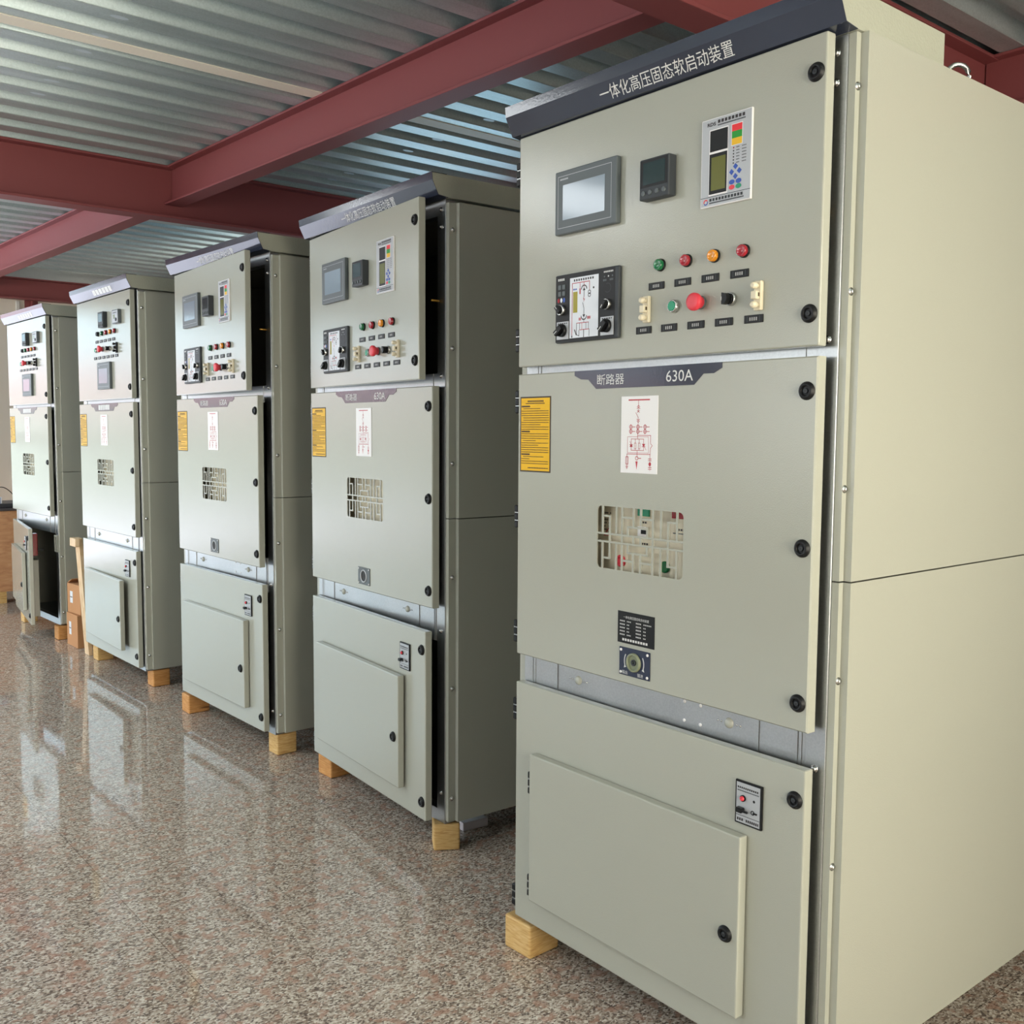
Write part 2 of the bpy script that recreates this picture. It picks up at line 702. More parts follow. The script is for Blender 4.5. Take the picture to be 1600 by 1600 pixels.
second(.638 + .055 - .041 * (.985 - 1.793), .985, 5.0, ANG)
second(.638 + .055 - .041 * (5.02 - 1.793), 5.02, 9.70, ANG)
second(.70, YN, .96, 0)
second(2.55, YN, .96, 0)
second(2.55, .985, 5.0, 0)
second(2.55, 5.02, 9.70, 0)
b = MB()
b.box(XL, XR, 9.66, 9.78, ZC - .105, ZC, GALV)
struct('trim_1', b)
b = MB()
b.box(XL, XR, 3.17, 3.262, ZC - .004, ZC + .001, CREAMSTRIP)
struct('trim_2', b)
b = MB()
b.box(.80, .835, YF - .03, YF, 0, 2.78, FRAMEW, .004)
struct('trim_3', b)
b = MB()
b.box(.885, 1.01, YF - .012, YF, 2.66, 2.80, REDOX, .002)
b.box(.94, .955, YF - .06, YF - .012, 2.66, 2.80, REDOX, .002)
tag(obj('steel_bracket', b), 'small dark red steel bracket on cream wall under the far roof beam', 'bracket')
b = MB(XF)
b.box(-.035, .035, -.06, .06, 0, .03, WHITE, .004)
b.quad(-.018, .018, -.03, .03, .0305, PAPER)
tag(obj('wall_socket', b, None, (.75, YF, .98)), 'white socket box on far cream wall above the wooden crate', 'socket')

# flat ceiling lamps over the open side of the hall
for k_, (lx_, ly_) in enumerate(((-3.0, .6), (-2.75, 3.85), (-3.0, 7.2))):
    b = MB()
    b.box(-.72, .72, -.40, .40, -.07, 0, FRAMEW, .006)
    lo = obj('ceiling_lamp', b, None, (lx_, ly_, ZC - .002))
    tag(lo, ('white flat ceiling lamp behind the camera', 'white flat ceiling lamp opposite the second cabinet', 'white flat ceiling lamp opposite the farthest cabinet')[k_], 'ceiling lamp', 'flat ceiling lamps')
    l = bpy.data.lights.new('lamp_panel', 'AREA')
    l.shape, l.size, l.size_y, l.energy, l.color = 'RECTANGLE', 1.36, .74, LAMP * (.6, 1.15, 1.2)[k_], (.93, .98, 1.0)
    o = bpy.data.objects.new('lamp_panel', l)
    C.objects.link(o)
    o.location = (lx_, ly_, ZC - .075)

# ------------------------------------------------------------------ cabinets
CW = .977


def door_panel(w, z0, z1, n0, n1, holes=None):
    b_ = MB(DOORF)
    bev = .0035
    if not holes:
        b_.box(0, w, z0, z1, n0, n1, PAINT, bev, 2)
        return b_
    return b_


# -- grille pattern of the breaker door, read off the photograph (fractions of the opening)
GV = [  # x, y0, y1 of upright bars (y downwards)
    (.065, 0, .44), (.155, .15, .44), (.235, 0, .42), (.305, 0, 1), (.44, 0, .31), (.525, 0, .27), (.375, .31, .44), (.60, .27, .44),
    (.665, 0, 1), (.755, 0, .44), (.835, .17, 1 - .17), (.93, 0, .44),
    (.155, .44, .83), (.44, .46, .58), (.525, .46, .58),
    (.065, .58, 1), (.235, .58, 1), (.375, .58, .70), (.60, .58, .70), (.44, .72, 1), (.525, .72, 1), (.755, .58, 1), (.93, .58, 1),
]
GH = [  # y, x0, x1 of level bars
    (.44, 0, 1), (.57, 0, 1), (.155, .065, .155), (.155, .305, .44), (.155, .525, .665), (.30, .375, .60), (.165, .835, .93),
    (.83, .065, .155), (.71, .375, .60), (.84, .305, .44), (.84, .525, .665), (.835, .835, .93),
]
GU0, GU1, GZ0, GZ1 = .323, .611, 1.066, 1.223
D1 = .030


def mid_door():
    b_ = MB(DOORF)
    z0, z1, w = .785, 1.565, .96
    # a sheet with an opening, folded edges
    for a in ((0, GU0, z0, z1), (GU1, w, z0, z1)):
        pass
    us = [0, .0035, GU0, GU1, w - .0035, w]
    # front ring
    P = [(.003, z0 + .003), (w - .003, z0 + .003), (w - .003, z1 - .003), (.003, z1 - .003)]
    Q = [(0, z0), (w, z0), (w, z1), (0, z1)]
    H = []
    r = .012
    for (cx, cz, t0) in ((GU0 + r, GZ0 + r, 180), (GU1 - r, GZ0 + r, 270), (GU1 - r, GZ1 - r, 0), (GU0 + r, GZ1 - r, 90)):
        H.append([(cx + r * math.cos(R(t0 + 90 * k / 4)), cz + r * math.sin(R(t0 + 90 * k / 4))) for k in range(5)])
    flat = [p for q in H for p in q]
    n = len(flat)
    vs = [(*p, D1) for p in P] + [(*p, D1) for p in flat] + [(*p, D1 - .003) for p in flat]
    fs = []
    for k in range(4):
        k2 = (k + 1) % 4
        arc = [4 + 5 * k + i for i in range(5)]
        for i in range(4):
            fs.append((k, arc[i + 1], arc[i]))
        fs.append((k, k2, 4 + 5 * k2, arc[4]))
    for i in range(n):
        j = (i + 1) % n
        fs.append((4 + i, 4 + j, 4 + n + j, 4 + n + i))
    b_.add(vs, fs, PAINT)
    # folded rim and back ring
    vs = [(*p, D1) for p in P] + [(*p, D1 - .003) for p in Q] + [(*p, .002) for p in Q]
    fs = []
    for o_ in (0, 4):
        for i in range(4):
            j = (i + 1) % 4
            fs.append((o_ + i, o_ + 4 + i, o_ + 4 + j, o_ + j))
    b_.add(vs, fs, PAINT)
    t = .022
    for a in ((0, t, z0, z1), (w - t, w, z0, z1), (t, w - t, z0, z0 + t), (t, w - t, z1 - t, z1)):
        b_.quad(*a, .002, PAINT)
    # lattice
    gw, gh = GU1 - GU0, GZ1 - GZ0
    k = .0062
    for x, y0, y1 in GV:
        u = GU0 + x * gw
        b_.box(u - k / 2, u + k / 2, GZ1 - y1 * gh, GZ1 - y0 * gh, D1 - .003, D1 - .0002, PAINT)
    for y_, x0, x1 in GH:
        z = GZ1 - y_ * gh
        b_.box(GU0 + x0 * gw - k / 2 * (x0 > 0), GU0 + x1 * gw + k / 2 * (x1 < 1), z - .0025, z + .0025, D1 - .0031, D1 - .0001, PAINT)
    return b_


def m_latch():
    b_ = MB(DOORF)
    b_.lathe(0, 0, [(.0190, 0), (.0190, .0022), (.0170, .0035), (.0155, .0075), (.0140, .0085), (.0105, .0085), (.0090, .0035)], BLACK, 24)
    b_.lathe(0, 0, [(.0055, .003), (.0055, .0065), (.0040, .0068)], DARK, 12)
    b_.quad(-.0022, .0022, -.0022, .0022, .0069, RUBBER)
    return b_


def m_hinge():
    b_ = MB(DOORF)
    for k in range(3):
        z = -.032 + k * .022
        b_.box(-.009, .009, z, z + .0195, -.009, .009, BLACK, .003)
    for k in range(2):
        z = -.032 + .0195 + k * .022
        b_.box(-.0075, .0075, z, z + .0025, -.0075, .0075, GALV)
    return b_


def m_touch(screen=(-.082, .072, -.045, .043), w=.225, h=.16):
    b_ = MB(DOORF)
    b_.box(-w / 2, w / 2, -h / 2, h / 2, 0, .016, BEZEL, .003, 2)
    b_.path([(-w / 2 + .012, -h / 2 + .016), (w / 2 - .018, -h / 2 + .016), (w / 2 - .018, h / 2 - .014), (-w / 2 + .012, h / 2 - .014)], .0012, .0162, ALU, True)
    a0, a1, z0, z1 = screen
    b_.box(a0, a1, z0, z1, .015, .0165, SCREEN)
    b_.dashes(-w / 2 + .02, -w / 2 + .05, h / 2 - .022, .004, .0163, ALU)
    return b_


def m_meter(keys=4):
    b_ = MB(DOORF)
    b_.box(-.046, .046, -.0465, .0465, 0, .026, DARK, .003, 2)
    b_.quad(-.0425, .0425, -.019, .0425, .0262, BLACK)
    b_.box(-.034, .034, -.013, .037, .0262, .0266, TEAL)
    for k in range(keys):
        b_.lathe(-.032 + k * .0213, -.032, [(.006, .026), (.006, .0275), (.005, .029)], BEZEL, 14)
    return b_


def m_meter_round():
    b_ = MB(DOORF)
    b_.box(-.052, .052, -.04, .04, 0, .02, BEZEL, .003, 2)
    b_.quad(-.046, .046, -.034, .034, .0202, ALU)
    b_.dashes(-.035, .035, .022, .006, .0204, INKD, skip=.2)
    b_.box(-.03, .0, -.012, .012, .0202, .0206, LCD)
    b_.lathe(.02, -.018, [(.010, .02), (.010, .024)], DARK, 16)
    return b_


def m_relay():
    b_ = MB(DOORF)
    w, h = .138, .19
    X = lambda f: (f - .5) * w
    Z = lambda f: (.5 - f) * h
    b_.box(-w / 2, w / 2, -h / 2, h / 2, 0, .006, WHITE, .001)
    b_.quad(-w / 2 + .002, w / 2 - .002, -h / 2 + .002, h / 2 - .002, .0062, ALU)
    q = lambda x0, x1, y0, y1, c, m_: b_.quad(X(x0), X(x1), Z(y1), Z(y0), c, m_)
    b_.text('RDS', X(.12), X(.29), Z(.088), Z(.046), .0065, INKD, .035)
    b_.dashes(X(.33), X(.88), Z(.052), .007, .0065, INKD, .0095)
    b_.dashes(X(.33), X(.88), Z(.092), .003, .0065, DARK, .0036)
    q(.165, .545, .13, .875, .0064, WHITE)
    q(.18, .535, .142, .38, .0066, BLACK)
    q(.175, .53, .405, .86, .0066, BLACK)
    q(.215, .50, .445, .82, .0068, LCD)
    q(.605, .825, .13, .37, .0064, WHITE)
    q(.615, .815, .137, .212, .0066, REDBR)
    q(.615, .815, .212, .29, .0066, GREENBR)
    q(.615, .815, .29, .365, .0066, YELBR)
    for k in range(6):
        b_.disc(X(.655), Z(.395 + .034 * k), .0018, .0066, REDL if k == 0 else INKD, 8)
        b_.dashes(X(.71), X(.78), Z(.395 + .034 * k), .0022, .0066, INKD, .003, .6)
        b_.dashes(X(.82), X(.90), Z(.395 + .034 * k), .0022, .0066, INKD, .003, .6)
    for x, y_ in ((.70, .605), (.625, .66), (.775, .66), (.70, .715)):
        cx, cz, s_ = X(x), Z(y_), .0062
        b_.prism([(cx - s_, cz), (cx, cz - s_), (cx + s_, cz), (cx, cz + s_)], .0062, .0072, BLUEB)
    for x, y_, mm in ((.635, .772, BLUEB), (.765, .772, BLUEB), (.635, .83, REDB), (.765, .83, GRNB)):
        b_.disc(X(x), Z(y_), .0078, .0068, mm, 16, .0052)
    b_.line((X(.01), Z(.888)), (X(.99), Z(.888)), .0012, .0066, DARK)
    b_.ring(X(.115), Z(.94), .005, .0024, .0066, REDBR, 30, 200)
    b_.ring(X(.115), Z(.94), .005, .0024, .0066, BLUEB, 210, 380)
    b_.dashes(X(.19), X(.87), Z(.922), .0062, .0066, DARK, .0085)
    b_.dashes(X(.19), X(.87), Z(.957), .003, .0066, DARK, .0034)
    return b_


def rotary(b_, a, bb, c0, r, ring_m, ang, plate=None):
    if plate:
        b_.box(a - plate, a + plate, bb - plate, bb + plate, c0, c0 + .002, ALU)
        b_.dashes(a - plate * .8, a + plate * .8, bb + plate * .8, .003, c0 + .0022, INKD, .008)
        c0 += .002
    b_.lathe(a, bb, [(r, c0), (r, c0 + .008), (r * .86, c0 + .01), (r * .86, c0 + .007)], ring_m, 20)
    L = r * (1.0 if plate else .85)
    d = Vector((math.cos(ang), math.sin(ang)))
    e = Vector((-d.y, d.x)) * r * .36
    o_ = Vector((a, bb))
    pts = [o_ - d * L * .8 - e, o_ + d * L - e, o_ + d * L + e, o_ - d * L * .8 + e]
    b_.prism([(p.x, p.y) for p in pts], c0 + .006, c0 + .018, BLACK)
    b_.line(o_ + d * L * .3, o_ + d * L * .9, .002, c0 + .0182, LETTER)


def m_state():
    b_ = MB(DOORF)
    w, h = .233, .175
    X = lambda f: (f - .5) * w
    Z = lambda f: (.5 - f) * h
    b_.box(-w / 2, w / 2, -h / 2, h / 2, 0, .012, DARK, .004, 2)
    b_.quad(X(.01), X(.95), Z(.985), Z(.015), .0123, BLACK)
    b_.quad(X(.245), X(.70), Z(.945), Z(.075), .0126, PAPER)
    c = .0129
    b_.dashes(X(.05), X(.17), Z(.075), .006, c, LETTER, .0065)
    for i in range(2):
        for j in range(2):
            x, y_ = .055 + .065 * i, .15 + .095 * j
            b_.box(X(x), X(x + .05), Z(y_ + .07), Z(y_), .012, .0145, BEZEL, .001)
    for x, mm in ((.06, REDL), (.105, PAPER), (.15, BLUEB)):
        b_.disc(X(x), Z(.375), .0042, c, mm, 10, .0062)
    # one-line diagram
    L = lambda pts, m_=INKD, w_=.0016: b_.path([(X(x), Z(y_)) for x, y_ in pts], w_, c, m_)
    L([(.285, .90), (.285, .155), (.56, .155), (.56, .20)], INKR, .0018)
    L([(.285, .90), (.28, .93), (.29, .93), (.285, .90)], INKD, .002)
    L([(.475, .16), (.475, .25)], INKR)
    L([(.475, .25), (.475, .36)])
    b_.ring(X(.475), Z(.26), .010, .0026, c, INKD, 0, 180)
    b_.prism([(X(.455), Z(.275)), (X(.495), Z(.275)), (X(.475), Z(.235))], .0126, c, INKD)
    L([(.475, .36), (.465, .40), (.485, .40), (.47, .43)], INKR)
    L([(.455, .45), (.475, .53), (.475, .66)])
    b_.ring(X(.475), Z(.635), .010, .0026, c, INKD, 180, 360)
    b_.prism([(X(.475), Z(.665)), (X(.495), Z(.62)), (X(.455), Z(.62))], .0126, c, INKD)
    L([(.475, .68), (.475, .735)])
    L([(.36, .735), (.55, .735)], INKR)
    for x in (.41, .445, .51, .55):
        L([(x, .735), (x, .83)], INKR if x == .445 else INKD, .0013)
    L([(.41, .835), (.56, .835)], INKR)
    L([(.36, .735), (.36, .90), (.40, .92), (.40, .84)], INKD)
    L([(.33, .83), (.355, .90)], INKD, .003)
    L([(.475, .835), (.475, .95)], INKD, .0024)
    L([(.56, .835), (.56, .93)], INKD)
    L([(.41, .17), (.41, .23)], INKR)
    L([(.41, .25), (.41, .31)], INKR, .004)
    L([(.56, .20), (.56, .28)], INKR)
    b_.ring(X(.56), Z(.31), .0045, .0018, c, INKD)
    b_.ring(X(.56), Z(.35), .0045, .0018, c, INKD)
    b_.dashes(X(.395), X(.43), Z(.68), .007, c, INKR, .0045)
    b_.dashes(X(.53), X(.58), Z(.67), .007, c, INKR, .0045)
    b_.quad(X(.30), X(.37), Z(.58), Z(.28), c, mat('olive_display', '9a8f1c', .3))
    b_.dashes(X(.30), X(.36), Z(.245), .004, c, BLUEB, .005)
    b_.disc(X(.625), Z(.255), .003, c, INKD, 8)
    b_.dashes(X(.31), X(.64), Z(.115), .0055, c, INKD, .0085, .6)
    b_.dashes(X(.78), X(.92), Z(.065), .004, c, LETTER, .0058)
    for x in (.79, .85, .91):
        b_.disc(X(x), Z(.13), .0022, c, LETTER if x == .85 else BEZEL, 8)
    b_.dashes(X(.77), X(.82), Z(.18), .005, c, BEZEL)
    b_.dashes(X(.87), X(.92), Z(.18), .005, c, BEZEL)
    b_.ring(X(.84), Z(.29), .011, .0014, c, DARK, -140, 120)
    rotary(b_, X(.115), Z(.52), .0123, .0135, CHROME, R(130))
    rotary(b_, X(.84), Z(.52), .0123, .0135, CHROME, R(235))
    rotary(b_, X(.135), Z(.82), .0123, .0165, BLACK, R(215), .0225)
    rotary(b_, X(.84), Z(.82), .0123, .0165, BLACK, R(225), .0225)
    return b_


def m_lamp(lens):
    b_ = MB(DOORF)
    b_.lathe(0, 0, [(.0146, 0), (.0146, .0045), (.0136, .0055), (.0126, .0055)], BLACK)
    b_.lathe(0, 0, [(.0128, .004), (.0128, .0125), (.0120, .0142), (.0095, .0146), (.0088, .0140), (.002, .0142)], lens)
    return b_


def m_plate():
    b_ = MB(DOORF)
    b_.box(-.025, .025, -.0085, .0085, 0, .0025, BLACK, .0008)
    b_.dashes(-.0105, .0105, 0, .0072, .0027, mat('dim_lettering', '9a9a98', .5), .0056, .62)
    for x in (-.0165, .0165):
        b_.line((x, -.006), (x, .006), .0006, .0027, BEZEL)
    return b_


def m_push():
    b_ = MB(DOORF)
    b_.lathe(0, 0, [(.0148, 0), (.0148, .006), (.0135, .012), (.0122, .0125), (.0120, .010)], CHROME)
    b_.lathe(0, 0, [(.0112, .008), (.0112, .0125), (.0102, .0135)], GRNB)
    return b_


def m_estop():
    b_ = MB(DOORF)
    b_.lathe(0, 0, [(.0152, 0), (.0152, .004), (.0130, .005)], BEZEL)
    b_.lathe(0, 0, [(.0135, .004), (.0140, .012), (.0190, .018), (.0200, .021), (.0198, .027), (.0185, .0295), (.013, .031), (.006, .0315)], REDB, 24)
    return b_


def m_selector():
    b_ = MB(DOORF)
    b_.lathe(0, 0, [(.0148, 0), (.0148, .008), (.0135, .0095)], CHROME)
    b_.lathe(0, 0, [(.0125, .009), (.0125, .013), (.0118, .014)], BLACK)
    pts = [(-.006, -.0125)] + [(-.006 + .0145 * math.cos(R(t)), .0125 * math.sin(R(t))) for t in range(-80, 81, 16)] + [(-.006, .0125)]
    b_.prism(pts, .013, .028, BLACK)
    b_.box(-.007, -.0055, -.004, .004, .026, .0283, LETTER)
    return b_


def m_terminal(dark=False):
    b_ = MB(DOORF)
    k = BLACK if dark else CREAM
    b_.box(-.010, .010, -.031, .031, 0, .010, k, .002)
    b_.box(-.0075, .0075, -.0085, .0085, .010, .023, k, .0015)
    b_.box(.0072, .0078, -.003, .005, .012, .017, INKB)
    for z in (-.020, .020):
        b_.lathe(0, z, [(.0042, .007), (.0042, .013), (.0066, .015), (.0076, .020), (.0066, .026), (.004, .0275)], k, 16)
    return b_


def m_yellow():
    b_ = MB(DOORF)
    w, h = .128, .205
    b_.box(-w / 2, w / 2, -h / 2, h / 2, 0, .0008, INKB)
    b_.quad(-w / 2 + .004, w / 2 - .004, -h / 2 + .004, h / 2 - .004, .001, YEL)
    c = .0013
    b_.dashes(-.032, .036, .090, .0045, c, INKB, .0052)
    b_.dashes(-.040, .040, .084, .0026, c, INKB, .0032)
    z = .076
    n = 0
    while z > -.082:
        head = n in (0, 11, 21)
        end = .057 if random.random() < .75 else random.uniform(-.03, .04)
        if head:
            b_.dashes(-.058, -.022, z, .0042, c, INKB, .0046, .9)
        else:
            b_.dashes(-.058 + (.008 if random.random() < .25 else 0), end, z, .0024, c, INKB, .0030, .62)
        z -= .0062
        n += 1
    b_.dashes(-.03, .055, -.091, .0030, c, INKB, .0036)
    return b_


def m_diagram():
    b_ = MB(DOORF)
    w, h = .123, .187
    b_.box(-w / 2, w / 2, -h / 2, h / 2, 0, .002, WHITE, .0009)
    c = .0023
    P = lambda x, y_: ((x - 905) * .000473, (531 - y_) * .0003515)
    L = lambda pts, wd=.0011, m_=INKR: b_.path([P(*p) for p in pts], wd, c, m_)
    L([(832, 292), (976, 292)], .0030)
    L([(900, 292), (900, 372)])
    for yy in (330, 342):
        L([(890, yy + 10), (900, yy), (910, yy + 10)], .0013)
    L([(892, 364), (908, 378)])
    L([(908, 364), (892, 378)])
    L([(882, 380), (899, 412), (899, 455)], .0011)
    for yy in (430, 442):
        L([(890, yy - 6), (899, yy + 4), (909, yy - 6)], .0013)
    for x in (848, 898, 948):
        for yy in (477, 508):
            b_.ring(*P(x, yy), .0047, .0015, c, INKR)
            L([(x + 12, yy), (x + 30, yy)], .0014)
            L([(x - 5, yy), (x + 5, yy)], .0012)
        L([(x, 460), (x, 525)], .0012)
    L([(897, 520), (897, 560)])
    L([(897, 535), (988, 535), (988, 585)], .0012)
    L([(988, 590), (1000, 604), (988, 622), (985, 690)], .0012)
    L([(826, 545), (972, 545), (975, 655), (826, 655), (826, 545)], .0008)
    L([(852, 560), (940, 560), (940, 638), (852, 638), (852, 560)], .0012)
    for x in (881, 909):
        L([(x, 560), (x, 588)])
        L([(x - 6, 588), (x + 6, 588), (x + 6, 626), (x - 6, 626), (x - 6, 588)], .0010)
        L([(x, 626), (x, 638)])
    for x, s_ in ((852, 1), (940, -1)):
        a, d = P(x, 604), .0050
        b_.prism([(a[0] - d, a[1] - d * .8 * s_), (a[0] + d, a[1] - d * .8 * s_), (a[0], a[1] + d * s_)] if s_ > 0 else
                 [(a[0] - d, a[1] + d * .8), (a[0], a[1] - d), (a[0] + d, a[1] + d * .8)], .002, c, INKR)
        L([(x - 11, 600 if s_ > 0 else 612), (x + 11, 600 if s_ > 0 else 612)], .0014)
    L([(842, 575), (852, 600)], .0010)
    L([(945, 612), (957, 634)], .0010)
    L([(895, 638), (895, 690)])
    L([(823, 683), (823, 664), (985, 664)], .0014)
    L([(815, 684), (831, 684), (831, 735), (815, 735), (815, 684)], .0016)
    L([(823, 664), (823, 770)], .0009)
    L([(815, 750), (831, 750)], .0014)
    L([(818, 760), (828, 760)], .0014)
    b_.ring(*P(893, 692), .0045, .0015, c, INKR)
    L([(905, 692), (922, 692)], .0018)
    a = P(892, 742)
    b_.prism([(a[0], a[1] - .010), (a[0] + .0034, a[1] + .010), (a[0] - .0034, a[1] + .010)], .002, c, INKR)
    for yy in (694, 706, 752, 764):
        L([(975, yy), (995, yy)], .0015)
    b_.disc(*P(985, 730), .0042, c, INKR, 12, .0050)
    L([(985, 690), (985, 775)], .0009)
    return b_


def m_black():
    b_ = MB(DOORF)
    b_.box(-.062, .062, -.0395, .0395, 0, .0012, BLACK)
    c = .0016
    b_.text('一体化高压固态软启动装置', -.042, .044, .0225, .0295, c, LETTER)
    for k in range(5):
        z = .0155 - .0085 * k
        b_.dashes(-.054, -.036, z, .0034, c, LETTER, .0046, .6)
        b_.dashes(-.030, -.014 if k in (0, 4) else -.022, z, .0030, c, LETTER, .0030, .55)
        b_.dashes(.001, .019, z, .0034, c, LETTER, .0046, .6)
        b_.dashes(.026, .052 if k == 0 else .036, z, .0030, c, LETTER, .0030, .55)
    b_.dashes(-.045, .045, -.0305, .0060, c, LETTER, .0088)
    return b_


def m_rack(full=True):
    b_ = MB(DOORF)
    w, h = .104, .070
    if full:
        b_.box(-w / 2, w / 2, -h / 2, h / 2, 0, .003, NAVYP, .001)
        for x in (-.045, .045):
            for z in (-.028, .028):
                b_.lathe(x, z, [(.0036, .003), (.0036, .0045), (.002, .005)], WHITE, 10)
        c = .0033
        b_.ring(0, .002, .033, .0030, c, LETTER, 150, 205, 8)
        b_.ring(0, .002, .033, .0030, c, LETTER, -25, 30, 8)
        b_.prism([(-.0345, -.016), (-.0265, -.013), (-.0325, -.008)], .003, c, LETTER)
        b_.prism([(.0345, -.016), (.0325, -.008), (.0265, -.013)], .003, c, LETTER)
        b_.text('摇出', -.041, -.022, -.0315, -.0225, c, LETTER)
        b_.text('摇进', .012, .031, -.0315, -.0225, c, LETTER)
        b_.lathe(0, .002, [(.0235, .003), (.0235, .008), (.0205, .0095), (.019, .0095), (.018, .004)], mat('sage_plastic', '7f856c', .35), 24)
        b_.lathe(0, .002, [(.008, .003), (.008, .007), (.0045, .007), (.004, .004)], DARK, 12)
    else:
        b_.box(-.047, .047, -.034, .034, 0, .003, BEZEL, .001)
        for x in (-.04, .04):
            for z in (-.028, .028):
                b_.lathe(x, z, [(.003, .003), (.003, .0045), (.002, .005)], WHITE, 8)
        b_.lathe(0, 0, [(.026, .003), (.026, .005), (.024, .006), (.021, .006), (.0205, .003)], ALU, 24)
        b_.disc(0, 0, .0205, .0036, RUBBER, 24)
    return b_


def m_lowrelay():
    b_ = MB(DOORF)
    w, h = .072, .098
    b_.box(-w / 2, w / 2, -h / 2, h / 2, 0, .006, BLACK, .001)
    b_.quad(-w / 2 + .004, w / 2 - .004, -h / 2 + .004, h / 2 - .004, .0063, ALU)
    c = .0066
    b_.dashes(-.029, .029, .034, .0042, c, INKD, .0052)
    b_.dashes(-.029, .029, .027, .0024, c, DARK, .0028)
    b_.lathe(-.013, .011, [(.0072, .006), (.0072, .010)], BLACK, 14)
    b_.lathe(-.013, .011, [(.0056, .009), (.0052, .013), (.003, .0145)], REDB, 14)
    b_.disc(.016, .011, .0032, c, BLACK, 10)
    b_.box(-.026, -.008, -.020, -.009, .006, .020, BLACK, .002)
    b_.box(-.010, .006, -.0165, -.0125, .014, .018, BLACK)
    b_.ring(.013, -.015, .0042, .0022, c, BLACK)
    b_.box(.015, .025, -.0165, -.0135, .0062, .009, BLACK)
    b_.line((-.031, -.029), (.031, -.029), .0012, c, INKD)
    b_.dashes(-.029, -.012, -.038, .006, c, INKD, .006)
    b_.dashes(-.005, .029, -.038, .006, c, INKD, .0052)
    return b_


def m_screw(frame):
    b_ = MB(frame)
    b_.lathe(0, 0, [(.0085, 0), (.0085, .0012), (.0055, .0014), (.0055, .0055), (.003, .0065)], CHROME, 12)
    return b_


CACHE = {}


def M(key, fn, *a):
    k = (key,) + a
    if k not in CACHE:
        CACHE[k] = fn(*a).mesh(key)
    return CACHE[k]


def on(door, name, me, u, z, n=D1):
    return obj(name, me, door, DOORF((u, z, n)))


TRAP = [(.232, 1.5645), (.232, 1.553), (.256, 1.543), (.284, 1.541), (.313, 1.517), (.635, 1.517), (.662, 1.541), (.692, 1.541), (.715, 1.552), (.715, 1.5645)]


def name_plate(readable):
    b_ = MB(DOORF)
    b_.prism([(x - .4735, z - 1.54) for x, z in TRAP], 0, .0012, NAVY)
    if readable:
        b_.text('断路器', .317 - .4735, .412 - .4735, -.014, .0125, .0016, LETTER)
        b_.text('630A', .55 - .4735, .632 - .4735, -.0135, .0125, .0016, LETTER)
    else:
        b_.dashes(-.10, .10, 0, .030, .0016, LETTER, .034, .84)
    return b_


